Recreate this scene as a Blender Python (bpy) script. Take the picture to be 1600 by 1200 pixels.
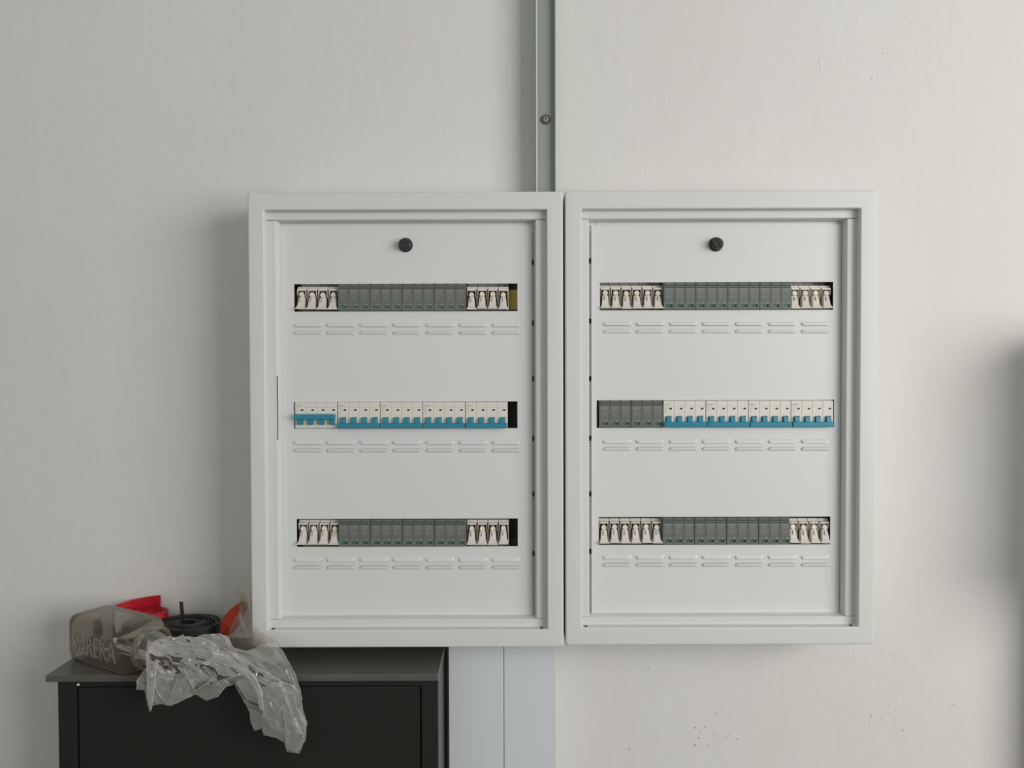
import bpy, bmesh, math, random
from mathutils import Vector, Matrix, noise, geometry

random.seed(7)
C = bpy.context.scene.collection
S = bpy.context.scene
PI = math.pi
for _o in list(bpy.data.objects):
    bpy.data.objects.remove(_o)

# ------------------------------------------------------------------ camera
CAM = Vector((0.0, -1.45, 1.5))
FPX = 1232.0
CROT = Matrix.Rotation(math.radians(90 - 1.2), 3, 'X') @ Matrix.Rotation(-0.0028, 3, 'Z')
cam_d = bpy.data.cameras.new('camera')
cam_d.sensor_width = 36.0
cam_d.lens = 36.0 * FPX / 1600.0
cam_d.clip_start = 0.02
cam = bpy.data.objects.new('camera', cam_d)
cam.matrix_world = Matrix.Translation(CAM) @ CROT.to_4x4()
C.objects.link(cam)
S.camera = cam

# ------------------------------------------------------------------ light, world, exposure
S.view_settings.view_transform = 'Standard'
S.view_settings.look = 'None'
S.view_settings.exposure = 0.0
S.view_settings.gamma = 1.0
S.view_settings.use_curve_mapping = False
W = bpy.data.worlds.new('world')
S.world = W
W.use_nodes = True
W.node_tree.nodes['Background'].inputs[0].default_value = (0.97, 0.98, 0.95, 1)
W.node_tree.nodes['Background'].inputs[1].default_value = 0.335


def area_light(name, loc, target, sx, sy, watts, col):
    d = bpy.data.lights.new(name, 'AREA')
    d.shape = 'RECTANGLE'
    d.size, d.size_y, d.energy, d.color = sx, sy, watts, col
    o = bpy.data.objects.new(name, d)
    o.location = loc
    o.rotation_euler = (Vector(target) - Vector(loc)).to_track_quat('-Z', 'Y').to_euler()
    C.objects.link(o)
    return o


area_light('window_daylight', (2.60, -2.5, 1.85), (-0.1, 0.0, 1.5), 2.1, 1.7, 84, (1.0, 0.995, 0.972))
area_light('added_fill', (-1.0, -4.1, 1.7), (-0.2, 0.0, 1.5), 2.6, 1.6, 11, (1.0, 0.99, 0.96))  # weak fill added from front left to lift the shadows

# ------------------------------------------------------------------ helpers
def P(px, py, Y):
    """point of the plane y = Y seen at a photograph pixel (used to measure the photo)"""
    d = CROT @ Vector(((px - 800.0) / FPX, -(py - 600.0) / FPX, -1.0))
    return CAM + d * ((Y - CAM.y) / d.y)


def PX(px, Y, py=650):
    return P(px, py, Y).x


def PZ(py, Y, px=800):
    return P(px, py, Y).z


def lin(c):
    return tuple((v / 12.92 if v <= 0.04045 else ((v + 0.055) / 1.055) ** 2.4) for v in c)


def mat(name, rgb, rough=0.5, metal=0.0, spec=0.5, bump=None, vary=None, coat=0.0):
    m = bpy.data.materials.new(name)
    m.use_nodes = True
    nt = m.node_tree
    b = nt.nodes['Principled BSDF']
    col = lin([v / 255.0 for v in rgb])
    b.inputs['Base Color'].default_value = (*col, 1)
    b.inputs['Roughness'].default_value = rough
    b.inputs['Metallic'].default_value = metal
    b.inputs['Specular IOR Level'].default_value = spec
    b.inputs['Coat Weight'].default_value = coat
    tc = nt.nodes.new('ShaderNodeTexCoord')
    if bump:
        n = nt.nodes.new('ShaderNodeTexNoise')
        n.inputs['Scale'].default_value = bump[0]
        n.inputs['Detail'].default_value = 5
        bn = nt.nodes.new('ShaderNodeBump')
        bn.inputs['Strength'].default_value = bump[1]
        bn.inputs['Distance'].default_value = bump[2] if len(bump) > 2 else 0.001
        nt.links.new(tc.outputs['Object'], n.inputs['Vector'])
        nt.links.new(n.outputs['Fac'], bn.inputs['Height'])
        nt.links.new(bn.outputs['Normal'], b.inputs['Normal'])
    if vary:
        n = nt.nodes.new('ShaderNodeTexNoise')
        n.inputs['Scale'].default_value = vary[0]
        n.inputs['Detail'].default_value = 4
        mx = nt.nodes.new('ShaderNodeMixRGB')
        mx.inputs[1].default_value = (*[c * (1 - vary[1]) for c in col], 1)
        mx.inputs[2].default_value = (*[min(1, c * (1 + vary[1])) for c in col], 1)
        nt.links.new(tc.outputs['Object'], n.inputs['Vector'])
        nt.links.new(n.outputs['Fac'], mx.inputs[0])
        nt.links.new(mx.outputs[0], b.inputs['Base Color'])
    return m


class MB:
    """collects geometry, build() links it as ONE mesh object"""

    def __init__(s, origin=(0, 0, 0)):
        s.v, s.f, s.o = [], [], Vector(origin)

    def add(s, vs, fs):
        k = len(s.v)
        s.v += [Vector(p) for p in vs]
        s.f += [tuple(i + k for i in f) for f in fs]
        return s

    def box(s, x0, x1, y0, y1, z0, z1):
        x0, x1 = min(x0, x1), max(x0, x1)
        y0, y1 = min(y0, y1), max(y0, y1)
        z0, z1 = min(z0, z1), max(z0, z1)
        return s.add([(x0, y0, z0), (x1, y0, z0), (x1, y1, z0), (x0, y1, z0), (x0, y0, z1), (x1, y0, z1), (x1, y1, z1), (x0, y1, z1)],
                     [(0, 3, 2, 1), (4, 5, 6, 7), (0, 1, 5, 4), (1, 2, 6, 5), (2, 3, 7, 6), (3, 0, 4, 7)])

    def hexa(s, a, b):
        """box between two quads a (front) and b (back), each listed in the same order"""
        return s.add(list(a) + list(b), [(0, 1, 2, 3), (7, 6, 5, 4), (0, 4, 5, 1), (1, 5, 6, 2), (2, 6, 7, 3), (3, 7, 4, 0)])

    def prism(s, pts, axis, a0, a1):
        """polygon pts (2-D) extruded along axis: 'x' pts=(y,z), 'y' pts=(x,z), 'z' pts=(x,y)"""
        def mk(p, a):
            return (a, p[0], p[1]) if axis == 'x' else (p[0], a, p[1]) if axis == 'y' else (p[0], p[1], a)
        n = len(pts)
        vs = [mk(p, a0) for p in pts] + [mk(p, a1) for p in pts]
        fs = [tuple(range(n))[::-1], tuple(range(n, 2 * n))] + [(i, (i + 1) % n, n + (i + 1) % n, n + i) for i in range(n)]
        return s.add(vs, fs)

    def lathe(s, rings, center=(0, 0, 0), rot=None, n=20):
        """rings: (radius, height) along local -y; capped at both ends"""
        rot = rot or Matrix.Identity(3)
        c = Vector(center)
        vs = []
        for r, h in rings:
            for i in range(n):
                a = 2 * PI * i / n
                vs.append(c + rot @ Vector((r * math.cos(a), -h, r * math.sin(a))))
        fs = []
        for k in range(len(rings) - 1):
            for i in range(n):
                j = (i + 1) % n
                fs.append((k * n + i, k * n + j, (k + 1) * n + j, (k + 1) * n + i))
        fs.append(tuple(range(n))[::-1])
        fs.append(tuple(range((len(rings) - 1) * n, len(rings) * n)))
        return s.add(vs, fs)

    def rings(s, rs, closed=True, cap0=False, cap1=False):
        k, n, vs, fs = len(rs), len(rs[0]), [], []
        for r in rs:
            vs += r
        for a in range(k - 1):
            for i in range(n if closed else n - 1):
                j = (i + 1) % n
                fs.append((a * n + i, a * n + j, (a + 1) * n + j, (a + 1) * n + i))
        if cap0:
            fs.append(tuple(range(n))[::-1])
        if cap1:
            fs.append(tuple(range((k - 1) * n, k * n)))
        return s.add(vs, fs)

    def plate(s, x0, x1, z0, z1, holes, yf, yb):
        """flat plate in the xz plane from y = yf (front) to yb with rectangular holes (hx0,hx1,hz0,hz1)"""
        xs = sorted(set([x0, x1] + [h[i] for h in holes for i in (0, 1)]))
        zs = sorted(set([z0, z1] + [h[i] for h in holes for i in (2, 3)]))
        nx, nz = len(xs) - 1, len(zs) - 1

        def solid(i, j):
            if i < 0 or j < 0 or i >= nx or j >= nz:
                return False
            cx, cz = (xs[i] + xs[i + 1]) / 2, (zs[j] + zs[j + 1]) / 2
            return not any(h[0] < cx < h[1] and h[2] < cz < h[3] for h in holes)
        vid, vs, fs = {}, [], []

        def V(i, j, y):
            key = (i, j, y)
            if key not in vid:
                vid[key] = len(vs)
                vs.append((xs[i], y, zs[j]))
            return vid[key]
        for i in range(nx):
            for j in range(nz):
                if not solid(i, j):
                    continue
                fs.append((V(i, j, yf), V(i + 1, j, yf), V(i + 1, j + 1, yf), V(i, j + 1, yf)))
                fs.append((V(i, j, yb), V(i, j + 1, yb), V(i + 1, j + 1, yb), V(i + 1, j, yb)))
                if not solid(i - 1, j):
                    fs.append((V(i, j, yf), V(i, j + 1, yf), V(i, j + 1, yb), V(i, j, yb)))
                if not solid(i + 1, j):
                    fs.append((V(i + 1, j, yf), V(i + 1, j, yb), V(i + 1, j + 1, yb), V(i + 1, j + 1, yf)))
                if not solid(i, j - 1):
                    fs.append((V(i, j, yf), V(i, j, yb), V(i + 1, j, yb), V(i + 1, j, yf)))
                if not solid(i, j + 1):
                    fs.append((V(i, j + 1, yf), V(i + 1, j + 1, yf), V(i + 1, j + 1, yb), V(i, j + 1, yb)))
        return s.add(vs, fs)

    def build(s, name, m, parent=None, bevel=0.0, smooth=False, seg=2):
        me = bpy.data.meshes.new(name)
        me.from_pydata([p - s.o for p in s.v], [], s.f)
        bm = bmesh.new()
        bm.from_mesh(me)
        bmesh.ops.recalc_face_normals(bm, faces=bm.faces)
        bm.to_mesh(me)
        bm.free()
        me.materials.append(m)
        if smooth:
            for p in me.polygons:
                p.use_smooth = True
        o = bpy.data.objects.new(name, me)
        C.objects.link(o)
        if parent is not None:
            o.parent = parent
        else:
            o.location = s.o
        if bevel:
            b = o.modifiers.new('bevel', 'BEVEL')
            b.width, b.segments, b.limit_method, b.angle_limit = bevel, seg, 'ANGLE', math.radians(35)
            b.harden_normals = False
        return o


def smooth_by_angle(o, deg=40):
    me = o.data
    for p in me.polygons:
        p.use_smooth = True
    me.set_sharp_from_angle(angle=math.radians(deg))


def thing(name, label, cat, loc=(0, 0, 0), group=None, rotz=0.0):
    o = bpy.data.objects.new(name, None)
    o.empty_display_size = 0.02
    C.objects.link(o)
    o.location = loc
    o.rotation_euler = (0, 0, rotz)
    o['label'], o['category'] = label, cat
    if group:
        o['group'] = group
    return o


def tag(o, label, cat, group=None):
    o['label'], o['category'] = label, cat
    if group:
        o['group'] = group
    return o


def structure(o):
    o['kind'] = 'structure'
    return o


def copy_tree(o, parent=None):
    c = o.copy()
    C.objects.link(c)
    c.parent = parent
    for ch in list(o.children):
        copy_tree(ch, c)
    return c


def text_geo(body, size, extrude=0.0):
    """(verts, faces) of lettering in the xy plane, from the built-in font"""
    cu = bpy.data.curves.new('lettering', 'FONT')
    cu.body, cu.size, cu.extrude = body, size, extrude
    cu.resolution_u = 3
    o = bpy.data.objects.new('lettering', cu)
    C.objects.link(o)
    dg = bpy.context.evaluated_depsgraph_get()
    me = bpy.data.meshes.new_from_object(o.evaluated_get(dg))
    vs = [v.co.copy() for v in me.vertices]
    fs = [tuple(p.vertices) for p in me.polygons]
    bpy.data.objects.remove(o)
    bpy.data.curves.remove(cu)
    bpy.data.meshes.remove(me)
    return vs, fs


def rrect(x0, x1, z0, z1, r, y, n=5):
    pts = []
    for cx, cz, a0 in ((x1 - r, z1 - r, 0), (x0 + r, z1 - r, 90), (x0 + r, z0 + r, 180), (x1 - r, z0 + r, 270)):
        for i in range(n):
            a = math.radians(a0 + 90.0 * i / (n - 1))
            pts.append(Vector((cx + r * math.cos(a), y, cz + r * math.sin(a))))
    return pts


ORD = ['first', 'second', 'third', 'fourth', 'fifth', 'sixth', 'seventh', 'eighth', 'ninth', 'tenth', 'eleventh', 'twelfth']

# ------------------------------------------------------------------ materials
M = {}
M['paint'] = mat('white_powder_coat', (214, 214, 212), 0.42, spec=0.4, bump=(900, 0.06, 0.0004))
M['panel'] = mat('white_panel_coat', (216, 217, 216), 0.40, spec=0.4, bump=(900, 0.05, 0.0004))
M['dark_metal'] = mat('enclosure_inside', (190, 187, 180), 0.6)
M['slit'] = mat('slit_shade', (138, 138, 134), 0.7)  # grey standing in for the shade inside the louvre openings
M['zinc'] = mat('zinc_steel', (150, 146, 138), 0.4, metal=0.7)
M['yellow_zinc'] = mat('yellow_passivated_rail', (214, 196, 92), 0.45, metal=0.35, vary=(60, 0.25))
M['black_plastic'] = mat('black_plastic', (26, 25, 24), 0.35)
M['hole_steel'] = mat('blackened_steel', (40, 38, 36), 0.6)
M['white_plastic'] = mat('white_breaker_plastic', (219, 215, 206), 0.45)
M['fuse_plastic'] = mat('fuse_holder_plastic', (217, 212, 204), 0.4)
M['fuse_inside'] = mat('fuse_holder_cavity_plastic', (58, 50, 44), 0.6)
M['fuse_cap'] = mat('ceramic_fuse_cap', (226, 218, 202), 0.3)
M['grey_module'] = mat('grey_module_plastic', (104, 109, 105), 0.5, spec=0.35)
M['grey_label'] = mat('grey_module_label', (105, 106, 103), 0.6)
M['green_window'] = mat('green_indicator', (72, 108, 92), 0.3)
M['print_light'] = mat('pale_print', (150, 156, 152), 0.6)
M['print_dark'] = mat('grey_print', (112, 110, 104), 0.6)
M['print_faint'] = mat('faint_print', (176, 172, 162), 0.6)
M['teal'] = mat('teal_handle', (26, 128, 152), 0.38)
M['flag_black'] = mat('dark_flag', (18, 20, 14), 0.4)
M['flag_red'] = mat('dark_red_flag', (40, 12, 8), 0.4)
M['window_white'] = mat('flag_window_white', (232, 229, 221), 0.4)
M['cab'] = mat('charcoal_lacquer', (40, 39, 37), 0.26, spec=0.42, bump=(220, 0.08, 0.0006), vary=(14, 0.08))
M['cab_top_lit'] = mat('charcoal_lacquer_top_lit', (88, 88, 83), 0.36, spec=0.45, vary=(14, 0.1), bump=(220, 0.08, 0.0006))  # same lacquer as the body, painted paler as if lit from above
M['duct'] = mat('pale_grey_duct', (211, 216, 217), 0.38, spec=0.4)
M['channel'] = mat('grey_channel', (148, 156, 150), 0.45)
M['rubber'] = mat('dark_washer', (86, 85, 80), 0.5)
M['steel'] = mat('screw_steel', (190, 188, 180), 0.35, metal=0.6)
M['red'] = mat('red_sleeve', (186, 28, 44), 0.45, spec=0.4)
M['orange'] = mat('orange_red_sleeve', (158, 44, 22), 0.5, spec=0.35)
M['black_sleeve'] = mat('black_sleeve', (40, 39, 40), 0.42, spec=0.5)
M['floor'] = mat('cement_floor', (92, 86, 80), 0.7, bump=(40, 0.2), vary=(3, 0.1))
M['crate'] = mat('brown_cardboard', (150, 120, 84), 0.8, vary=(20, 0.08))


def wall_material():
    m = bpy.data.materials.new('painted_plaster')
    m.use_nodes = True
    nt = m.node_tree
    b = nt.nodes['Principled BSDF']
    b.inputs['Roughness'].default_value = 0.75
    b.inputs['Specular IOR Level'].default_value = 0.25
    tc = nt.nodes.new('ShaderNodeTexCoord')
    L = nt.links.new

    def nz(scale, detail, stretch=None):
        n = nt.nodes.new('ShaderNodeTexNoise')
        n.inputs['Scale'].default_value = scale
        n.inputs['Detail'].default_value = detail
        if stretch:
            mp = nt.nodes.new('ShaderNodeMapping')
            mp.inputs['Scale'].default_value = stretch
            L(tc.outputs['Object'], mp.inputs['Vector'])
            L(mp.outputs[0], n.inputs['Vector'])
        else:
            L(tc.outputs['Object'], n.inputs['Vector'])
        return n
    base = nz(2.0, 5)
    cr = nt.nodes.new('ShaderNodeValToRGB')
    cr.color_ramp.elements[0].position, cr.color_ramp.elements[1].position = 0.3, 0.7
    cr.color_ramp.elements[0].color = (*lin((0.852, 0.843, 0.824)), 1)
    cr.color_ramp.elements[1].color = (*lin((0.862, 0.858, 0.842)), 1)
    L(base.outputs['Fac'], cr.inputs[0])
    # rare chips and specks in the paint
    patch = nz(3.2, 2)
    speck = nz(150, 2)
    mu = nt.nodes.new('ShaderNodeMath')
    mu.operation = 'MULTIPLY'
    L(patch.outputs['Fac'], mu.inputs[0])
    L(speck.outputs['Fac'], mu.inputs[1])
    rp = nt.nodes.new('ShaderNodeMapRange')
    rp.inputs['From Min'].default_value, rp.inputs['From Max'].default_value = 0.445, 0.50
    L(mu.outputs[0], rp.inputs['Value'])
    mx = nt.nodes.new('ShaderNodeMixRGB')
    mx.inputs[2].default_value = (*lin((0.62, 0.59, 0.55)), 1)
    L(rp.outputs[0], mx.inputs[0])
    L(cr.outputs[0], mx.inputs[1])
    L(mx.outputs[0], b.inputs['Base Color'])
    # trowel waves, brush strokes, specks
    w1 = nz(9, 3, (1, 1, 0.45))
    w2 = nz(55, 4, (1.2, 1, 0.6))
    s1 = nt.nodes.new('ShaderNodeMath')
    s1.operation = 'MULTIPLY_ADD'
    s1.inputs[1].default_value = 0.24
    L(w2.outputs['Fac'], s1.inputs[0])
    L(w1.outputs['Fac'], s1.inputs[2])
    w3 = nz(260, 3, (1, 1, 0.7))
    s15 = nt.nodes.new('ShaderNodeMath')
    s15.operation = 'MULTIPLY_ADD'
    s15.inputs[1].default_value = 0.05
    L(w3.outputs['Fac'], s15.inputs[0])
    L(s1.outputs[0], s15.inputs[2])
    # trowel nicks: short raised or scraped strokes where the plaster is rough
    nick = nz(38, 3, (1.6, 1, 0.8))
    rough_ = nz(2.6, 2)
    rn = nt.nodes.new('ShaderNodeMapRange')
    rn.inputs['From Min'].default_value, rn.inputs['From Max'].default_value = 0.66, 0.76
    L(nick.outputs['Fac'], rn.inputs['Value'])
    rr2 = nt.nodes.new('ShaderNodeMapRange')
    rr2.inputs['From Min'].default_value, rr2.inputs['From Max'].default_value = 0.44, 0.60
    L(rough_.outputs['Fac'], rr2.inputs['Value'])
    nm = nt.nodes.new('ShaderNodeMath')
    nm.operation = 'MULTIPLY'
    L(rn.outputs[0], nm.inputs[0])
    L(rr2.outputs[0], nm.inputs[1])
    s16 = nt.nodes.new('ShaderNodeMath')
    s16.operation = 'MULTIPLY_ADD'
    s16.inputs[1].default_value = 0.335
    L(nm.outputs[0], s16.inputs[0])
    L(s15.outputs[0], s16.inputs[2])
    s2 = nt.nodes.new('ShaderNodeMath')
    s2.operation = 'MULTIPLY_ADD'
    s2.inputs[1].default_value = -0.35
    L(rp.outputs[0], s2.inputs[0])
    L(s16.outputs[0], s2.inputs[2])
    bn = nt.nodes.new('ShaderNodeBump')
    bn.inputs['Strength'].default_value = 0.5
    bn.inputs['Distance'].default_value = 0.004
    L(s2.outputs[0], bn.inputs['Height'])
    L(bn.outputs['Normal'], b.inputs['Normal'])
    return m


M['wall'] = wall_material()


def film_material(name, tint, white, thick0, thick1, rough=0.12):
    """thin clear film: mostly lets light through, some is scattered (more at grazing view), some mirrored"""
    m = bpy.data.materials.new(name)
    m.use_nodes = True
    nt = m.node_tree
    L = nt.links.new
    nt.nodes.clear()
    out = nt.nodes.new('ShaderNodeOutputMaterial')
    tr = nt.nodes.new('ShaderNodeBsdfTransparent')
    tr.inputs[0].default_value = (*tint, 1)
    df = nt.nodes.new('ShaderNodeBsdfDiffuse')
    df.inputs[0].default_value = (*white, 1)
    tl = nt.nodes.new('ShaderNodeBsdfTranslucent')
    tl.inputs[0].default_value = (*white, 1)
    gl = nt.nodes.new('ShaderNodeBsdfGlossy')
    gl.inputs['Roughness'].default_value = rough
    lw = nt.nodes.new('ShaderNodeLayerWeight')
    lw.inputs['Blend'].default_value = 0.45
    mr = nt.nodes.new('ShaderNodeMapRange')
    mr.inputs['To Min'].default_value, mr.inputs['To Max'].default_value = thick0, thick1
    L(lw.outputs['Facing'], mr.inputs['Value'])
    mdt = nt.nodes.new('ShaderNodeMixShader')
    mdt.inputs[0].default_value = 0.35
    L(df.outputs[0], mdt.inputs[1])
    L(tl.outputs[0], mdt.inputs[2])
    m1 = nt.nodes.new('ShaderNodeMixShader')
    L(mr.outputs[0], m1.inputs[0])
    L(tr.outputs[0], m1.inputs[1])
    L(mdt.outputs[0], m1.inputs[2])
    fr = nt.nodes.new('ShaderNodeFresnel')
    fr.inputs[0].default_value = 1.5
    m2 = nt.nodes.new('ShaderNodeMixShader')
    L(fr.outputs[0], m2.inputs[0])
    L(m1.outputs[0], m2.inputs[1])
    L(gl.outputs[0], m2.inputs[2])
    L(m2.outputs[0], out.inputs[0])
    return m


M['film'] = film_material('clear_plastic_film', (0.97, 0.97, 0.96), (0.93, 0.91, 0.86), 0.20, 0.92)
M['film_dusty'] = film_material('dusty_plastic_film', (0.95, 0.93, 0.88), (0.46, 0.41, 0.33), 0.10, 0.4, 0.5)
M['glass'] = film_material('dusty_jar_glass', (0.86, 0.81, 0.70), (0.30, 0.27, 0.21), 0.18, 0.62, 0.10)
M['glass_letter'] = film_material('raised_glass_lettering', (0.9, 0.88, 0.8), (0.52, 0.48, 0.40), 0.30, 0.85, 0.08)

# ------------------------------------------------------------------ room
structure(MB((0, 0, 0)).box(-3.2, 3.4, 0, 0.12, 0, 2.9).build('wall_back', M['wall']))
structure(MB((0, 0, 0)).box(-3.2, 3.4, -4.2, 0.12, -0.1, 0).build('floor', M['floor']))

# unseen blocks added to shade the wall's right edge; the upper projects more
structure(MB((0, 0, 0)).box(0.985, 1.40, -0.20, 0.0, 1.11, 1.56).build('shade_block_1', M['wall'], bevel=0.004))
structure(MB((0, 0, 0)).box(0.970, 1.40, -0.085, 0.0, 0.0, 1.11).build('shade_block_2', M['wall'], bevel=0.004))
# ------------------------------------------------------------------ enclosures
YF, YL, YP = -0.130, -0.116, -0.100      # front face, inner rails, front panel


def enclosure(side, e, pn, rl, knob, slit, strip_side, strip_holes, cutouts, louvre_rows, lx0, label):
    x0, x1 = PX(e[0], YF), PX(e[1], YF)
    z1, z0 = PZ(e[2], YF, (e[0] + e[1]) / 2), PZ(e[3], YF, (e[0] + e[1]) / 2)
    root = thing('electrical_enclosure', label, 'electrical box', ((x0 + x1) / 2, 0, z0), 'white distribution boxes on the wall')
    O = root.location
    # sheet-metal body with a rolled, rounded front frame
    b = MB(O)
    fw, fh, r = 0.0275, 0.0300, 0.0045
    rs = []

    def ring(i, y, rad):
        rs.append(rrect(x0 + i, x1 - i, z0 + i, z1 - i, rad, y))
    ring(0, -0.001, r)
    ring(0, YF + 0.003, r)
    ring(0.0008, YF + 0.0010, r)
    ring(0.0028, YF, r)
    def ring2(i, y, rad):
        rs.append(rrect(x0 + fw + i, x1 - fw - i, z0 + fh + i, z1 - fh - i, rad, y))
    ring2(-0.0022, YF, 0.002)
    ring2(-0.0006, YF + 0.0008, 0.002)
    ring2(0.0002, YF + 0.0026, 0.002)
    ring2(0.0004, YL + 0.004, 0.002)
    ring2(0.0004, YL + 0.006, 0.002)
    ring2(-0.0205, YL + 0.008, 0.002)
    ring2(-0.0235, -0.004, 0.002)
    b.rings(rs, cap1=True)
    body = b.build('enclosure_body', M['paint'], root)
    smooth_by_angle(body, 60)
    wn = body.modifiers.new('weighted_normal', 'WEIGHTED_NORMAL')
    wn.keep_sharp = True
    # four inner rails framing the panel
    ox0, ox1, oz0, oz1 = x0 + fw + 0.0004, x1 - fw - 0.0004, z0 + fh + 0.0004, z1 - fh - 0.0004
    ix0, ix1 = PX(rl[0], YL), PX(rl[1], YL)
    iz1, iz0 = PZ(rl[2], YL, (e[0] + e[1]) / 2), PZ(rl[3], YL, (e[0] + e[1]) / 2)

    def prof(w):
        return [(0, YL + 0.0006), (w - 0.0016, YL), (w - 0.0004, YL + 0.0006), (w, YL + 0.0018), (w + 0.0024, YP + 0.002),
                (w + 0.0010, YP + 0.002), (w - 0.0016, YL + 0.0026), (0, YL + 0.0026)]

    def rail_h(zo, zi, sgn):
        w = abs(zi - zo)
        return MB(O).prism([(p[1], zo + sgn * p[0]) for p in prof(w)], 'x', ox0, ox1).build('inner_rail', M['paint'], root)

    def rail_v(xo, xi, sgn, a, c, gap=None):
        w = abs(xi - xo)
        mb = MB(O)
        segs = [(a, c)] if not gap else [(a, gap[0]), (gap[1], c)]
        for s0, s1 in segs:
            mb.prism([(xo + sgn * p[0], p[1]) for p in prof(w)], 'z', s0, s1)
        if gap:
            pr = prof(w)
            cut = [pr[0], (w - 0.0016, YL), (w - 0.0016, YL + 0.0026), pr[7]]
            rest = [(w - 0.0001, YL + 0.0022), pr[3], pr[4], pr[5]]
            for q in (cut, rest):
                mb.prism([(xo + sgn * p[0], p[1]) for p in q], 'z', gap[0], gap[1])
        return mb.build('inner_rail', M['paint'], root)
    rail_h(oz1, iz1, -1)
    rail_h(oz0, iz0, 1)
    gap = (PZ(686, YL), PZ(586, YL)) if slit else None
    rail_v(ox0, ix0, 1, iz0 + 0.0009, iz1 - 0.0009, gap)
    rail_v(ox1, ix1, -1, iz0 + 0.0009, iz1 - 0.0009)
    # little dark drain holes at the ends of the lower reveal
    for hx in (ox0 + 0.007, ox1 - 0.009):
        MB(O).box(hx - 0.0026, hx + 0.0026, YF + 0.004, YF + 0.011, oz0 - 0.0004, oz0 + 0.0003).build('drain_hole', M['hole_steel'], root)
    # mounting strip behind the open side of the panel, punched with keyholes
    px0, px1 = PX(pn[0], YP), PX(pn[1], YP)
    pz1, pz0 = PZ(pn[2], YP, (e[0] + e[1]) / 2), PZ(pn[3], YP, (e[0] + e[1]) / 2)
    ys = YP + 0.0032
    sx0, sx1 = (px1 - 0.008, ix1 + 0.004) if strip_side > 0 else (ix0 - 0.004, px0 + 0.008)
    holes = []
    for hy in strip_holes:
        hz = PZ(hy, ys)
        hx = PX(832.5 if strip_side > 0 else 922.0, ys)
        holes.append((hx - 0.0022, hx + 0.0022, hz - 0.0045, hz + 0.0045))
    st = MB(O).plate(sx0, sx1, iz0 - 0.002, iz1 + 0.002, holes, ys, ys + 0.0012).build('mounting_strip', M['dark_metal'], root)
    for k, h in enumerate(holes):
        if k % 3 != 2:
            MB(O).lathe([(0.0018, 0), (0.0018, 0.0012), (0.0011, 0.0019)], ((h[0] + h[1]) / 2 + 0.0004, ys, h[2] - 0.006), n=10).build('strip_screw', M['steel'], st)
    # top flange just behind the panel
    if side == 'right':
        MB(O).box(ix0, ix0 + 0.0135, YP + 0.003, YP + 0.0045, pz1 - 0.012, iz1 - 0.0004).build('mounting_strip', M['paint'], root)
    MB(O).box(ix0 + (0.0 if side == 'left' else 0.0148), ix1 - 0.002, YP + 0.003, YP + 0.0045, pz1 - 0.012, iz1 - 0.0004).build('mounting_strip', M['paint'], root)
    # back plate rails for the modules
    for cu in cutouts:
        zc = (PZ(cu[2], YP, 800) + PZ(cu[3], YP, 800)) / 2
        rail = MB(O)
        rail.box(ox0 - 0.012, ox1 + 0.012, -0.058, -0.0565, zc - 0.0175, zc + 0.0175)
        for sg in (-1, 1):
            rail.box(ox0 - 0.012, ox1 + 0.012, -0.0565, -0.050, zc + sg * 0.0125 - 0.0006, zc + sg * 0.0125 + 0.0006)
        for xx in (ox0 - 0.010, ox1 + 0.004):
            rail.box(xx, xx + 0.006, -0.050, -0.0042, zc - 0.008, zc + 0.008)
        rail.build('din_rail', M['yellow_zinc'] if side == 'left' and cu is cutouts[0] else M['hole_steel'], root)
    # front panel with three cut-outs and folded edges
    holes = []
    for cu in cutouts:
        xm = (cu[0] + cu[1]) / 2
        holes.append((P(cu[0], cu[2], YP).x, P(cu[1], cu[2], YP).x, P(xm, cu[3], YP).z, P(xm, cu[2], YP).z))
    pan = MB(O).plate(px0, px1, pz0, pz1, holes, YP, YP + 0.0012)
    t = 0.0012
    for q in ((px0, px0 + t, pz0, pz1), (px1 - t, px1, pz0, pz1), (px0, px1, pz0, pz0 + t), (px0, px1, pz1 - t, pz1)):
        pan.box(q[0], q[1], YP + 0.0012, YP + 0.0028 if q[0] == px0 and q[1] == px1 else YP + 0.009, q[2], q[3])
    panel = pan.build('front_panel', M['panel'], root)
    # knob
    kp = P(knob[0], knob[1], YP - 0.014)
    kb = MB(O)
    kb.lathe([(0.0122, 0), (0.0122, 0.0020), (0.0098, 0.0024), (0.0094, 0.0125), (0.0088, 0.0140), (0.0080, 0.0146)], (kp.x, YP, kp.z), n=28)
    kn = kb.build('lock_knob', M['black_plastic'], panel)
    smooth_by_angle(kn, 30)
    kn['label'] = 'black slotted lock knob'
    sl = MB(O)
    a = math.radians(knob[2])
    u, v = Vector((math.cos(a), 0, math.sin(a))), Vector((-math.sin(a), 0, math.cos(a)))
    c = Vector((kp.x, YP - 0.0146, kp.z))
    q = [c + u * 0.0075 + v * 0.0011, c - u * 0.0075 + v * 0.0011, c - u * 0.0075 - v * 0.0011, c + u * 0.0075 - v * 0.0011]
    # two raised half-moons leave the slot between them
    for sg in (1, -1):
        pts = []
        for i in range(13):
            th = math.asin(0.16) + (PI - 2 * math.asin(0.16)) * i / 12
            pts.append((kp.x + (u.x * math.cos(th) + v.x * sg * math.sin(th)) * 0.0078, kp.z + (u.z * math.cos(th) + v.z * sg * math.sin(th)) * 0.0078))
        sl.prism(pts, 'y', YP - 0.0160, YP - 0.0145)
    # (the half-moons belong to the knob itself)
    extra = sl.build('knob_face', M['black_plastic'], panel)
    bm = bmesh.new()
    bm.from_mesh(kn.data)
    bm.from_mesh(extra.data)
    bm.to_mesh(kn.data)
    bm.free()
    bpy.data.objects.remove(extra)
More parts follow.
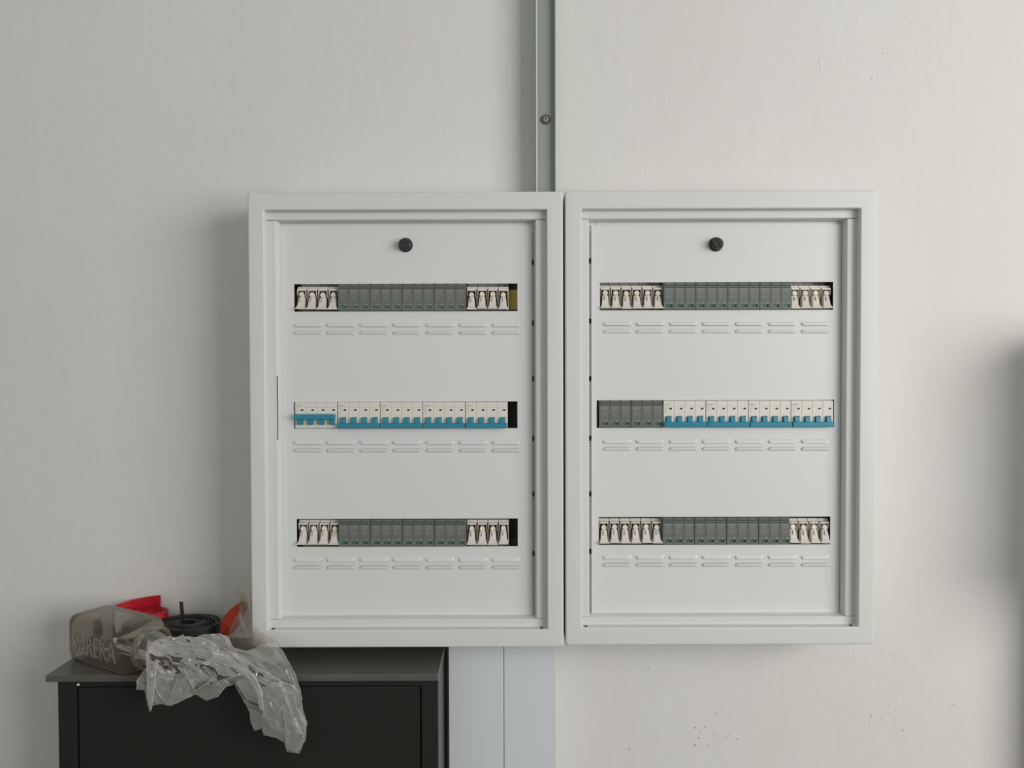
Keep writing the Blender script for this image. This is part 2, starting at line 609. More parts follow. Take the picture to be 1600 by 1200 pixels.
    # louvres
    for (ya, yb) in louvre_rows:
        for k in range(7):
            xa = P(lx0 + 51.6 * k, ya, YP).x
            for up, yy in ((True, ya), (False, yb)):
                z = P(lx0 + 51.6 * k, yy, YP).z
                o = bpy.data.objects.new('louvre', LOUVRE[up])
                C.objects.link(o)
                o.parent = panel
                o.location = (xa - O.x, YP - O.y, z - O.z)
    return root


def louvre_mesh(up):
    """pressed-out vent 50 mm wide: flush at one long edge, open at the other, rounded ends"""
    nu, nv, w, h, d = 25, 7, 0.0500, 0.0066, 0.0026
    vs, fs = [], []
    for j in range(nv):
        v = j / (nv - 1)                       # 0 flush edge .. 1 open edge
        for i in range(nu):
            u = i / (nu - 1)
            e = min(u, 1 - u) * w              # distance from the end
            endr = 0.0062
            tp = min(1, e / endr)
            tp = math.sqrt(max(0, 1 - (1 - tp) ** 2))
            rise = math.sin(min(1, v / 0.75) * PI / 2)
            corner = 0.0 if v < 0.5 else (1 - tp) * (v - 0.5) * 0.008
            z = (h / 2 - v * h) + corner
            if not up:
                z = -z
            vs.append((u * w, -d * rise * tp - 0.00005, z))
    for j in range(nv - 1):
        for i in range(nu - 1):
            fs.append((j * nu + i, j * nu + i + 1, (j + 1) * nu + i + 1, (j + 1) * nu + i))
    nf = len(fs)
    k = len(vs)
    sg = -1 if up else 1
    for i in range(nu):                        # flat grey strip painting the slit's shade along the open edge
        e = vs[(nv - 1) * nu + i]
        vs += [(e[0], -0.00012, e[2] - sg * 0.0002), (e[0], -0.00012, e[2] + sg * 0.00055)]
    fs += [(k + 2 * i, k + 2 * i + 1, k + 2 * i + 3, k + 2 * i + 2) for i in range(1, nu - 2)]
    me = bpy.data.meshes.new('louvre')
    me.from_pydata(vs, [], fs)
    me.materials.append(M['panel'])
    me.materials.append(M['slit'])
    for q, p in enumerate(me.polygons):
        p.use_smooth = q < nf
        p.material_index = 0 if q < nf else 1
    return me


LOUVRE = {True: louvre_mesh(True), False: louvre_mesh(False)}

L_CUT = [(459.5, 808.5, 443.5, 486.5), (459.5, 808.5, 627.5, 669.5), (463.5, 809.0, 810.5, 854.0)]
R_CUT = [(937.5, 1302.0, 441.0, 484.5), (932.5, 1303.5, 625.0, 668.0), (935.5, 1297.5, 807.5, 851.0)]
L_ROWS = [(507.5, 520.5), (691.0, 704.5), (874.0, 887.0)]
R_ROWS = [(505.5, 518.5), (689.0, 702.0), (870.0, 883.0)]
enclosure('left', (389.5, 880.3, 299.5, 1012), (440.5, 831.5, 353, 961), (434, 837.5, 343.5, 967.5), (632, 381, 0), True, 1,
          [410, 505, 592, 685, 772, 865], L_CUT, L_ROWS, 458.5, 'white metal electrical box on the left, above the dark cabinet')
enclosure('right', (883.2, 1368.7, 297.5, 1008), (924.3, 1312.8, 351.5, 957.5), (920, 1322, 341.5, 963.5), (1122, 380, -60), False, -1,
          [408, 502, 592, 685, 772, 862], R_CUT, R_ROWS, 941.5, 'white metal electrical box on the right, above bare wall')

# ------------------------------------------------------------------ modules on the rails
YB = -0.0582                                    # backs of the modules, at the din rail


def text_on(mb, body, size, x, y, z, sx=1.0, lay=None):
    vs, fs = text_geo(body, size)
    mb.add([(x + v.x * sx, y, z + v.y) for v in vs], fs)


def make_breaker(up):
    """four-pole breaker, local frame: x from 0 to 0.072, z about the rail, y = 0 at the panel front"""
    t = thing('circuit_breaker', '', 'circuit breaker', (0, 0, 0))
    yf = -0.0030
    for k in range(4):
        a = 0.018 * k + 0.00012
        c = a + 0.01776
        wx, wz = a + 0.0120, 0.0088
        p = MB()
        p.plate(a, c, -0.0222, 0.0222, [(wx - 0.0025, wx + 0.0025, wz - 0.0016, wz + 0.0016), (a + 0.0040, c - 0.0041, -0.0168, -0.0036)], yf, yf + 0.003)
        p.box(a, c, yf + 0.003, 0.004, -0.0222, 0.0222)
        p.box(a, c, 0.004, YB - YP, -0.040, 0.040)
        po = p.build('pole', M['white_plastic'], t, bevel=0.0004, seg=1)
        MB().box(wx - 0.0024, wx + 0.0024, yf + 0.0004, yf + 0.003, wz - 0.0015, wz + 0.0015).build('flag', M['flag_red'] if up else M['flag_black'], po)
        w = MB()
        w.plate(wx - 0.0035, wx + 0.0035, wz - 0.0026, wz + 0.0026, [(wx - 0.0024, wx + 0.0024, wz - 0.0015, wz + 0.0015)], yf - 0.0003, yf + 0.0002)
        w.build('flag_window', M['window_white'], po)
        xa, xb = a + 0.0046, a + 0.0132
        tg = MB()
        if up:
            tg.hexa([(xa, -0.0085, -0.0160), (xb, -0.0085, -0.0160), (xb, -0.0095, 0.001), (xa, -0.0095, 0.001)],
                    [(xa, yf + 0.002, -0.0160), (xb, yf + 0.002, -0.0160), (xb, yf + 0.002, -0.0045), (xa, yf + 0.002, -0.0045)])
        else:
            tg.hexa([(xa, -0.0090, -0.0205), (xb, -0.0090, -0.0205), (xb, -0.0070, -0.0042), (xa, -0.0070, -0.0042)],
                    [(xa, yf + 0.002, -0.0160), (xb, yf + 0.002, -0.0160), (xb, yf + 0.002, -0.0045), (xa, yf + 0.002, -0.0045)])
        tg.build('toggle', M['teal'], t, bevel=0.0006)
    tb = MB()
    if up:
        tb.box(-0.0002, 0.0704, -0.0120, -0.0070, -0.0072, 0.0018)
    else:
        tb.box(0.0002, 0.0714, -0.0110, -0.0060, -0.0222, -0.0134)
    tb.build('tie_bar', M['teal'], t, bevel=0.0012)
    pr = MB()
    yt = yf - 0.00012
    text_on(pr, 'Rimex 2', 0.0036, 0.0022, yt, 0.0152, 0.85)
    pr.build('printed_name', M['print_dark'], t)
    pr = MB()
    text_on(pr, 'NB4-63 C16', 0.0021, 0.0022, yt, 0.0118, 0.9)
    text_on(pr, '400V', 0.0021, 0.0022, yt, 0.0086, 0.8)
    text_on(pr, '6000', 0.0021, 0.0022, yt, 0.0056, 0.8)
    text_on(pr, '50Hz', 0.0021, 0.0022, yt, 0.0026, 0.8)
    for k in range(1, 4):
        pr.box(0.018 * k + 0.0006, 0.018 * k + 0.0174, yt, yt + 0.0001, 0.0131, 0.0135)
    pr.build('printed_lines', M['print_faint'], t)
    return t


def make_grey():
    """three-pole grey module, x from 0 to 0.0543"""
    t = thing('grey_module', '', 'module', (0, 0, 0))
    yf = -0.0040
    for k in range(3):
        a = 0.0180 * k + 0.0003
        c = a + 0.01795
        p = MB()
        p.plate(a, c, -0.0228, 0.0140, [(a + 0.0040, a + 0.0148, -0.0188, -0.0145)], yf, yf + 0.004)
        p.box(a, c, yf + 0.004, 0.004, -0.0222, 0.0222)
        p.box(a, c, 0.004, YB - YP, -0.036, 0.036)
        # stepped ridges at the top
        p.box(a, c, yf + 0.0012, yf + 0.0042, 0.0148, 0.0172)
        p.box(a + 0.0015, c - 0.0015, yf + 0.0006, yf + 0.0042, 0.0180, 0.0192)
        p.box(a + 0.0028, c - 0.0028, yf + 0.0030, yf + 0.0055, 0.0192, 0.0226)
        po = p.build('pole', M['grey_module'], t, bevel=0.0004, seg=1)
        MB().box(a + 0.0041, a + 0.0147, yf + 0.0030, yf + 0.0042, -0.0187, -0.0146).build('indicator', M['green_window'], po)
        MB().box(a + 0.0020, c - 0.0020, yf - 0.00025, yf + 0.0005, -0.0092, 0.0098).build('label_plate', M['grey_label'], po)
        pr = MB()
        text_on(pr, 'CE', 0.0036, a + 0.0030, yf - 0.0001, -0.0136, 1.0)
        y1 = yf - 0.0001
        cx, cz = a + 0.0126, -0.0122
        pr.add([(cx - 0.0019, y1, cz - 0.0014), (cx + 0.0019, y1, cz - 0.0014), (cx, y1, cz + 0.0018)], [(0, 1, 2)])
        pr.box(a + 0.0028, a + 0.0034, y1, y1 + 0.0001, -0.0186, -0.0148)
        y2 = yf - 0.0004
        for q, (w0, w1) in enumerate(((0.1, 0.95), (0.1, 0.9), (0.1, 0.45), (0.55, 0.9), (0.1, 0.5), (0.1, 0.8))):
            zz = 0.0092 - 0.0022 * (q if q < 3 else q - 0.0)
            pr.box(a + 0.0020 + 0.0136 * w0, a + 0.0020 + 0.0136 * w1, y2, y2 + 0.0001, zz - 0.0003, zz + 0.0002)
        pr.box(a + 0.0022, a + 0.0155, yf - 0.0001, yf + 0.0001, 0.0112, 0.0122)
        pr.build('printed_lines', M['print_light'], po)
    return t


def make_fuse():
    """open fuse holder one module wide, x from 0 to 0.018"""
    t = thing('fuse_holder', '', 'fuse holder', (0, 0, 0))
    b = MB()
    yh = 0.0105                                  # face of the housing, behind the panel
    b.plate(0.0003, 0.0177, -0.0205, 0.0195, [(0.0013, 0.0167, -0.0160, 0.0116)], yh, yh + 0.003)
    b.box(0.0003, 0.0177, 0.034, YB - YP, -0.036, 0.036)
    for q in ((0.0003, 0.0013), (0.0167, 0.0177)):
        b.box(q[0], q[1], yh + 0.003, 0.034, -0.0205, 0.0195)
    b.box(0.0003, 0.0177, yh + 0.003, 0.034, 0.0180, 0.0195)
    b.box(0.0003, 0.0177, yh + 0.003, 0.034, -0.0205, -0.0190)
    # hood above the well and its two cheeks
    b.box(0.0012, 0.0162, yh - 0.0075, yh, 0.0118, 0.0150)
    for q in ((0.0012, 0.0020), (0.0154, 0.0162)):
        b.hexa([(q[0], yh - 0.0075, 0.0052), (q[1], yh - 0.0075, 0.0052), (q[1], yh - 0.0075, 0.0118), (q[0], yh - 0.0075, 0.0118)],
               [(q[0], yh, -0.0010), (q[1], yh, -0.0010), (q[1], yh, 0.0118), (q[0], yh, 0.0118)])
    b.build('housing', M['fuse_plastic'], t, bevel=0.0005, seg=1)
    MB().box(0.0014, 0.0166, 0.021, 0.0335, -0.0165, 0.0120).build('contact_well', M['fuse_inside'], t)
    MB().box(0.0058, 0.0112, yh - 0.002, 0.022, 0.0086, 0.0104).build('contact', M['zinc'], t)
    # carrier: tapered lever leaning out towards its foot, with a flared lip
    lv = MB()
    lv.hexa([(0.0028, -0.0020, -0.0140), (0.0146, -0.0020, -0.0140), (0.0136, 0.0040, 0.0000), (0.0040, 0.0040, 0.0000)],
            [(0.0028, 0.0110, -0.0160), (0.0148, 0.0110, -0.0160), (0.0137, 0.0140, 0.0005), (0.0039, 0.0140, 0.0005)])
    lv.hexa([(0.0006, -0.0055, -0.0186), (0.0168, -0.0055, -0.0186), (0.0146, -0.0020, -0.0140), (0.0028, -0.0020, -0.0140)],
            [(0.0012, 0.0100, -0.0200), (0.0164, 0.0100, -0.0200), (0.0148, 0.0110, -0.0160), (0.0028, 0.0110, -0.0160)])
    lv.box(0.0002, 0.0176, -0.0078, -0.0040, -0.0202, -0.0184)
    # shoulders and thumb rib
    lv.hexa([(0.0040, 0.0040, -0.0004), (0.0136, 0.0040, -0.0004), (0.0122, 0.0044, 0.0018), (0.0054, 0.0044, 0.0018)],
            [(0.0034, 0.0140, -0.0004), (0.0136, 0.0140, -0.0004), (0.0120, 0.0140, 0.0022), (0.0050, 0.0140, 0.0022)])
    lv.hexa([(0.0080, -0.0018, -0.0072), (0.0088, -0.0018, -0.0072), (0.0100, 0.0012, -0.0006), (0.0076, 0.0012, -0.0006)],
            [(0.0080, 0.0020, -0.0076), (0.0088, 0.0020, -0.0076), (0.0098, 0.0052, -0.0004), (0.0078, 0.0052, -0.0004)])
    le = lv.build('lever', M['fuse_plastic'], t, bevel=0.0005, seg=1)
    rot = Matrix.Rotation(math.radians(-14), 3, 'X')
    fc = MB().lathe([(0.0044, -0.012), (0.0044, 0.0040), (0.0039, 0.0048), (0.0020, 0.0048), (0.0016, 0.0044)], (0.0088, 0.0070, 0.0046), rot, 18).build('fuse_cap', M['fuse_cap'], le)
    smooth_by_angle(fc, 30)
    return t


protos = {'breaker_up': make_breaker(True), 'breaker_down': make_breaker(False), 'grey': make_grey(), 'fuse': make_fuse()}
used = set()


def place(kind, px, py, label, group, jig=0.0):
    p = protos[kind]
    o = p if kind not in used else copy_tree(p)
    used.add(kind)
    q = P(px, py, YP - 0.006)
    o.location = (q.x, YP, P(px, py, YP).z)
    o['label'], o['group'] = label, group
    if kind == 'fuse':
        for ch in o.children:
            if ch.name.startswith('lever'):
                ch.rotation_euler = (math.radians(random.uniform(-2.0, 2.0) - jig), 0, math.radians(random.uniform(-2, 2)))
                ch.location.z = random.uniform(-0.0008, 0.0008)
    return o


PITCH = 16.65


def holders(row, side, py, starts, tilt=0.0):
    n = 0
    for x, count in starts:
        for k in range(count):
            place('fuse', x + PITCH * k, py, '%s open white fuse holder from left in %s row of %s box' % (ORD[n], row, side),
                  'open fuse holders in the electrical boxes', tilt)
            n += 1


def greys(row, side, py, x, count):
    for k in range(count):
        place('grey', x + 50.15 * k, py, '%s grey three-pole module from left in %s row of %s box' % (ORD[k], row, side),
              'grey modules in the electrical boxes')


rc = lambda c: (c[2] + c[3]) / 2
holders('top', 'left', rc(L_CUT[0]), [(460.8, 4), (728.3, 4)])
greys('top', 'left', rc(L_CUT[0]), 527.3, 4)
holders('bottom', 'left', rc(L_CUT[2]) - 0.9, [(463.2, 4), (728.6, 4)])
greys('bottom', 'left', rc(L_CUT[2]), 528.2, 4)
holders('top', 'right', rc(R_CUT[0]) + 0.5, [(938.5, 6), (1236.5, 4)], -5.0)
greys('top', 'right', rc(R_CUT[0]), 1037.2, 4)
holders('bottom', 'right', rc(R_CUT[2]), [(936.5, 6), (1234.0, 4)])
greys('bottom', 'right', rc(R_CUT[2]), 1035.5, 4)
greys('middle', 'right', rc(R_CUT[1]), 936.2, 2)
gb = 'four-pole breakers in the middle rows'
place('breaker_up', 460.3, rc(L_CUT[1]), 'white four-pole breaker with raised teal handle, leftmost in the left box', gb)
for k in range(4):
    place('breaker_down', 527.2 + 66.7 * k, rc(L_CUT[1]), '%s white breaker with lowered teal handle from left in left box' % ORD[k], gb)
for k in range(4):
    place('breaker_down', 1037.2 + 66.7 * k, rc(R_CUT[1]), '%s white breaker with lowered teal handle from left in right box' % ORD[k], gb)

# ------------------------------------------------------------------ trunking
# open channel above the boxes
YC, YCF = -0.045, -0.034
cx0, cx1 = PX(837.3, YC, 150), PX(868.2, YC, 150)
ch = thing('cable_channel', 'narrow open grey cable channel running up the wall above the boxes', 'cable duct', ((cx0 + cx1) / 2, 0, 1.75))
zb, zt = PZ(299.5, YF, 635) + 0.0006, 2.88
t = 0.0016
c = MB(ch.location)
c.prism([(cx0, -0.0002), (cx1, -0.0002), (cx1, YC), (cx1 - t, YC), (cx1 - t, YCF), (cx0 + 0.0030, YCF), (cx0 + 0.0030, YC + 0.002), (cx0, YC + 0.002)], 'z', zb, zt)
c.build('channel_profile', M['channel'], ch, bevel=0.0003, seg=1)
MB(ch.location).prism([(cx0 - 0.0002, YC + 0.003), (cx0 + 0.0029, YC + 0.002), (cx0 + 0.0026, YC), (cx0 + 0.0006, YC)], 'z', zb, zt).build('channel_lip', M['duct'], ch)
sp = P(852.5, 187, YCF)
MB(ch.location).lathe([(0.0088, 0), (0.0088, 0.0020), (0.0080, 0.0026)], (sp.x, YCF, sp.z), n=24).build('washer', M['rubber'], ch)
MB(ch.location).lathe([(0.0043, 0), (0.0043, 0.0014), (0.0034, 0.0024), (0.0019, 0.0025), (0.0016, 0.0012)], (sp.x, YCF - 0.0026, sp.z), n=16).build('screw', M['steel'], ch)
MB(ch.location).lathe([(0.0019, 0), (0.0019, 0.0002)], (sp.x, YCF - 0.0026 - 0.0026, sp.z), n=10).build('screw_recess', M['hole_steel'], ch)
# two wide covered ducts below
YD = -0.052
for (a, b_, lab) in ((701.0, 786.6, 'pale grey covered cable duct beside the dark cabinet, left of the pair'),
                     (787.4, 869.3, 'pale grey covered cable duct below the left box, right of the pair')):
    x0, x1 = PX(a, YD, 1100), PX(b_, YD, 1100)
    d = thing('cable_duct', lab, 'cable duct', ((x0 + x1) / 2, 0, 0.0), 'covered ducts below the boxes')
    ztop = PZ(1012, YF, 635) - 0.0006
    MB(d.location).prism([(x0 + 0.001, -0.0002), (x1 - 0.001, -0.0002), (x1 - 0.001, YD + 0.004), (x0 + 0.001, YD + 0.004)], 'z', 0.001, ztop).build('duct_base', M['duct'], d)
    MB(d.location).prism([(x0, YD + 0.012), (x0, YD + 0.001), (x0 + 0.001, YD), (x1 - 0.001, YD), (x1, YD + 0.001), (x1, YD + 0.012)], 'z', 0.001, ztop).build('duct_cover', M['duct'], d)

# ------------------------------------------------------------------ dark shoe cabinet
YS = -0.183                                     # front edge of the top
ztop = PZ(1055, YS, 400)
sx0, sx1 = P(70.5, 1057, YS).x, P(684.5, 1053, YS).x
cab = thing('cabinet', 'slim charcoal cabinet with overhanging top under the left electrical box', 'cabinet', ((sx0 + sx1) / 2, 0, 0))
O = cab.location
th = 0.0105
MB(O).box(sx0, sx1, YS, -0.012, ztop - th, ztop).build('cabinet_top', M['cab_top_lit'], cab, bevel=0.0012)
bx0, bx1 = PX(91, YS + 0.006, 1130), sx1 - 0.0005
yb = YS + 0.006
fr = MB(O)
fx0, fx1 = PX(119.5, yb, 1130), PX(658.5, yb, 1130)
fz1 = P(400, 1072.5, yb).z
fr.plate(bx0, bx1, 0.0, ztop - th, [(fx0, fx1, 0.06, fz1)], yb, yb + 0.02)
fr.box(bx0, bx0 + 0.016, yb + 0.02, -0.012, 0, ztop - th)
fr.box(bx1 - 0.016, bx1, yb + 0.02, -0.012, 0, ztop - th)
fr.box(bx0 + 0.016, bx1 - 0.016, -0.020, -0.012, 0.0, ztop - th)
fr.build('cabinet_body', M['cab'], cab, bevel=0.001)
MB(O).box(fx0 + 0.0022, fx1 - 0.0022, yb + 0.003, yb + 0.018, 0.062, fz1 - 0.0024).build('door', M['cab'], cab, bevel=0.0008)
wp = P(122.5, 1070.5, yb)
MB(O).lathe([(0.0020, 0), (0.0020, 0.0012), (0.0012, 0.0018)], (wp.x, yb, wp.z + 0.001), n=12).build('door_bumper', M['window_white'], cab)

# ------------------------------------------------------------------ things on the cabinet
ZT = ztop


def coil(name, label, cx, cy, rx, ry, turns, th, h, mt, phase=0.0, lift=None, sense=1, group='coiled cable sleeves on the cabinet', r0=0.2, jig=0.0015):
    """flat sleeve wound in a spiral, standing on edge"""
    n = int(turns * 40)
    root_z = ZT + 0.0005
    m = MB((cx, cy, root_z))
    ring = []
    for i in range(n + 1):
        s = i / n
        a = phase + sense * s * turns * 2 * PI
        k = r0 + (1 - r0) * s
        wob = 1 + 0.03 * math.sin(3 * a + 1.3 * math.floor(s * turns))
        for_r = []
        turn = s * turns
        dz = jig * math.sin(2.3 * turn + a * 0.5) + jig
        if lift:
            dz += lift(s)
        for rr in (-0.5, 0.5):
            q = th * rr
            x = cx + (rx * k * wob + q) * math.cos(a)
            y = cy + (ry * k * wob + q) * math.sin(a)
            for_r += [(x, y, 0), (x, y, h)]
        z0 = root_z + dz
        (a0, a1, b0, b1) = for_r
        ring.append([Vector((a0[0], a0[1], z0)), Vector((a1[0], a1[1], z0 + h)), Vector((b1[0], b1[1], z0 + h)), Vector((b0[0], b0[1], z0))])
    m.rings(ring, cap0=True, cap1=True)
    o = m.build(name, mt)
    smooth_by_angle(o, 40)
    tag(o, label, 'cable sleeve', group)
    return o


rc_ = P(216, 960, -0.045)
coil('red_sleeve_coil', 'coil of flat red cable sleeve behind the glass jar', rc_.x, -0.032, 0.050, 0.0285, 8.35, 0.0026, 0.056, M['red'],
     phase=math.radians(191), sense=-1, lift=lambda s: 0.020 * max(0, (s - 0.945) / 0.055))
bc = P(293, 972, -0.062)
blk = coil('black_sleeve_coil', 'coil of flat black cable sleeve with one end sticking up', bc.x, -0.062, 0.0575, 0.047, 9.0, 0.0030, 0.046, M['black_sleeve'], phase=math.radians(80))
# the inner end of the black sleeve is turned up
tp = MB(blk.location)
base, top = P(288, 975, -0.062), P(282.5, 941, -0.058)
tp.hexa([(base.x - 0.0035, base.y, base.z - 0.035), (base.x + 0.0035, base.y, base.z - 0.035), (top.x + 0.0030, top.y, top.z), (top.x - 0.0030, top.y, top.z + 0.001)],
        [(base.x - 0.0035, base.y + 0.004, base.z - 0.035), (base.x + 0.0035, base.y + 0.004, base.z - 0.035), (top.x + 0.0030, top.y + 0.003, top.z), (top.x - 0.0030, top.y + 0.003, top.z + 0.001)])
tp.build('loose_end', M['black_sleeve'], blk, bevel=0.0006)
# leaning orange-red sleeve, folded flat
orr = MB((PX(358, -0.09, 990), -0.085, ZT))
pts = [(345, 992), (346, 970), (356, 955), (369, 945), (376, 949), (378, 957), (371, 972), (364, 985), (358, 994)]
front = [P(a, b_, -0.100 + 0.018 * (b_ < 960)) for a, b_ in pts]
lowz = ZT + 0.0005
front = [Vector((p.x, p.y, max(p.z, lowz))) for p in front]
back = [p + Vector((0.006, 0.016, 0.004)) for p in front]
n = len(front)
orr.add(front + back, [tuple(range(n))[::-1], tuple(range(n, 2 * n))] + [(i, (i + 1) % n, n + (i + 1) % n, n + i) for i in range(n)])
oo = orr.build('orange_sleeve_roll', M['orange'], bevel=0.002)
tag(oo, 'orange-red flattened sleeve roll leaning in clear plastic beside the left box', 'cable sleeve')

# ---- square glass jar lying on its side, mouth to the right and front
A = P(111, 1033, -0.124)
ang = math.atan2(-0.50, 0.866)
jar = thing('glass_jar', 'dusty square glass jar with raised lettering lying on the cabinet top', 'jar', (A.x, A.y, ZT), rotz=ang)
JS, JL = 0.080, 0.152


def sq_ring(x, half, rad, cy=None, cz=None, n=8):
    cy = JS / 2 if cy is None else cy
    cz = JS / 2 if cz is None else cz
    pts = []
    for sy, sz, a0 in ((1, 1, 0), (-1, 1, 90), (-1, -1, 180), (1, -1, 270)):
        for i in range(n):
            a = math.radians(a0 + 90.0 * i / (n - 1))
            pts.append(Vector((x, cy + sy * (half - rad) + rad * math.cos(a), cz + sz * (half - rad) + rad * math.sin(a))))
    return pts


H = JS / 2
prof = [(-0.012, 0.020, 0.012), (-0.016, 0.026, 0.014), (-0.014, H - 0.006, 0.014), (-0.006, H - 0.0012, 0.014), (0.002, H, 0.013), (JL - 0.022, H, 0.013),
        (JL - 0.012, H - 0.002, 0.016), (JL - 0.004, H - 0.0045, 0.028), (JL, H - 0.006, 0.0338)]
jb = MB()
jb.rings([sq_ring(x, h, min(r, h * 0.999)) for x, h, r in prof], cap0=True)
o = jb.build('jar_body', M['glass'], jar, smooth=True)
nk = MB()
nr = H - 0.006
npf = [(JL, nr), (JL + 0.003, nr), (JL + 0.004, nr + 0.002), (JL + 0.0058, nr + 0.002), (JL + 0.0068, nr), (JL + 0.0095, nr), (JL + 0.0105, nr + 0.002),
       (JL + 0.0125, nr + 0.002), (JL + 0.0135, nr), (JL + 0.016, nr), (JL + 0.017, nr - 0.0012), (JL + 0.016, nr - 0.0024), (JL, nr - 0.0024)]
nk.rings([sq_ring(x, r, r * 0.999) for x, r in npf])
nk_o = nk.build('threaded_neck', M['glass_letter'], jar, smooth=True)
# raised lettering on the side that faces the room
vs, fs = text_geo('SUREKA', 0.050, 0.0008)
xmax = max(v.x for v in vs)
lt = MB()
k = 0.118 / xmax
lt.add([(0.006 + v.x * k, -0.0004 - v.z, 0.020 + v.y) for v in vs], fs)
lt.build('raised_lettering', M['glass_letter'], jar)


# ---- crumpled film bags
def film_bag(name, label, layers, origin, m, seed, step=2.0, creases=(), bulge=None):
    mb = MB(origin)
    for li, (poly, yfun, amp, fold) in enumerate(layers):
        poly = [Vector(p) for p in poly]
        n = len(poly)
        # finer outline with a little raggedness
        fine = []
        for i in range(n):
            a, b_ = poly[i], poly[(i + 1) % n]
            k = max(1, int((b_ - a).length / 4))
            for j in range(k):
                q = a.lerp(b_, j / k)
                if j:
                    q += Vector((noise.noise((q.x * 0.17, q.y * 0.17, seed + li)), noise.noise((q.x * 0.17, q.y * 0.17, 9 + seed + li)))) * 1.4
                fine.append(q)
        edges = [(i, (i + 1) % len(fine)) for i in range(len(fine))]
        xs, ys = [p.x for p in fine], [p.y for p in fine]

        def inside(x, y):
            c = False
            for i in range(len(fine)):
                a, b_ = fine[i], fine[i - 1]
                if (a.y > y) != (b_.y > y) and x < (b_.x - a.x) * (y - a.y) / (b_.y - a.y) + a.x:
                    c = not c
            return c
        pts = list(fine)
        y = min(ys)
        row = 0
        while y < max(ys):
            x = min(xs) + (step / 2 if row % 2 else 0)
            while x < max(xs):
                if inside(x, y):
                    pts.append(Vector((x + random.uniform(-.3, .3), y + random.uniform(-.3, .3))))
                x += step
            y += step * 0.87
            row += 1
        v2, _, f2, *_ = geometry.delaunay_2d_cdt(pts, edges, [], 1, 1e-4)
        fa = math.radians(fold)
        ca, sa = math.cos(fa), math.sin(fa)

        def relief(q):
            u, w = q.x * ca + q.y * sa, -q.x * sa + q.y * ca
            n1 = noise.noise((u * 0.010, w * 0.035, seed * 3.1 + li * 7.7))
            n2 = 1 - abs(noise.noise((u * 0.018 + n1, w * 0.055 + n1 * 1.5, seed * 1.7 + li * 3.3 + 20))) * 2
            n3 = 1 - abs(noise.noise((q.x * 0.045, q.y * 0.045, seed + li * 5.1 + 40))) * 2
            n4 = noise.noise((q.x * 0.22, q.y * 0.22, seed + li * 2.1 + 60))
            return amp * (1.15 * n1 + 0.70 * n2 + 0.20 * n3 + 0.02 * n4)
        mb.add([P(q.x, q.y, yfun(q.x, q.y) - relief(q)) for q in v2], [tuple(f) for f in f2])
        # the cut edge of the film curls over: a narrow doubled hem
        m_ = len(fine)
        area = sum(fine[i].x * fine[(i + 1) % m_].y - fine[(i + 1) % m_].x * fine[i].y for i in range(m_))
        sg = 1 if area > 0 else -1
        hem = []
        for i in range(m_):
            tdir = (fine[(i + 1) % m_] - fine[i - 1])
            nrm = Vector((-tdir.y, tdir.x)).normalized() * sg
            q0, q1 = fine[i], fine[i] + nrm * (1.1 + 0.7 * noise.noise((fine[i].x * 0.08, fine[i].y * 0.08, seed)))
            hem.append((P(q0.x, q0.y, yfun(q0.x, q0.y) - relief(q0) - 0.0002), P(q1.x, q1.y, yfun(q1.x, q1.y) - relief(q1) - 0.0016)))
        k0 = [h[0] for h in hem] + [h[1] for h in hem]
        mb.add(k0, [(i, (i + 1) % m_, m_ + (i + 1) % m_, m_ + i) for i in range(m_)])
        if li == 0 and bulge:
            mb.rings(bulge, cap1=True)
        if li == 0:
            # sharp pinched creases: tent-shaped pleats standing on the sheet
            for line, wd in creases:
                pl = []
                for a, b_ in zip(line[:-1], line[1:]):
                    for q in range(6):
                        pl.append(Vector(a).lerp(Vector(b_), q / 6))
                pl.append(Vector(line[-1]))
                for _ in range(6):
                    pl = [pl[0]] + [(pl[i - 1] + pl[i] * 2 + pl[i + 1]) / 4 for i in range(1, len(pl) - 1)] + [pl[-1]]
                rows = []
                for i, q in enumerate(pl):
                    tdir = (pl[min(i + 1, len(pl) - 1)] - pl[max(i - 1, 0)])
                    nrm = Vector((-tdir.y, tdir.x)).normalized() * wd * math.sin(PI * (i + 0.6) / (len(pl) + 0.2))
                    y0 = yfun(q.x, q.y) - 0.016
                    rows.append([P(q.x - nrm.x, q.y - nrm.y, y0 + 0.003), P(q.x - nrm.x * 0.3, q.y - nrm.y * 0.3, y0 - 0.004),
                                 P(q.x + nrm.x * 0.5, q.y + nrm.y * 0.5, y0 - 0.002), P(q.x + nrm.x, q.y + nrm.y, y0 + 0.004)])
                mb.rings(rows, closed=False)
    o = mb.build(name, m, smooth=True)
    tag(o, label, 'plastic bag')
    return o


def ybag(x, y):
    """how far out of the wall the bag lies: on the top at the back, over the edge in front"""
    t_ = min(1.0, max(0.0, (y - 1000) / 50.0))
    k = min(1.0, max(0.0, (x - 330) / 60.0))
    front = -0.212
    back = -0.205 * (1 - k) + -0.160 * k
    return back + (front - back) * (t_ * t_ * (3 - 2 * t_))


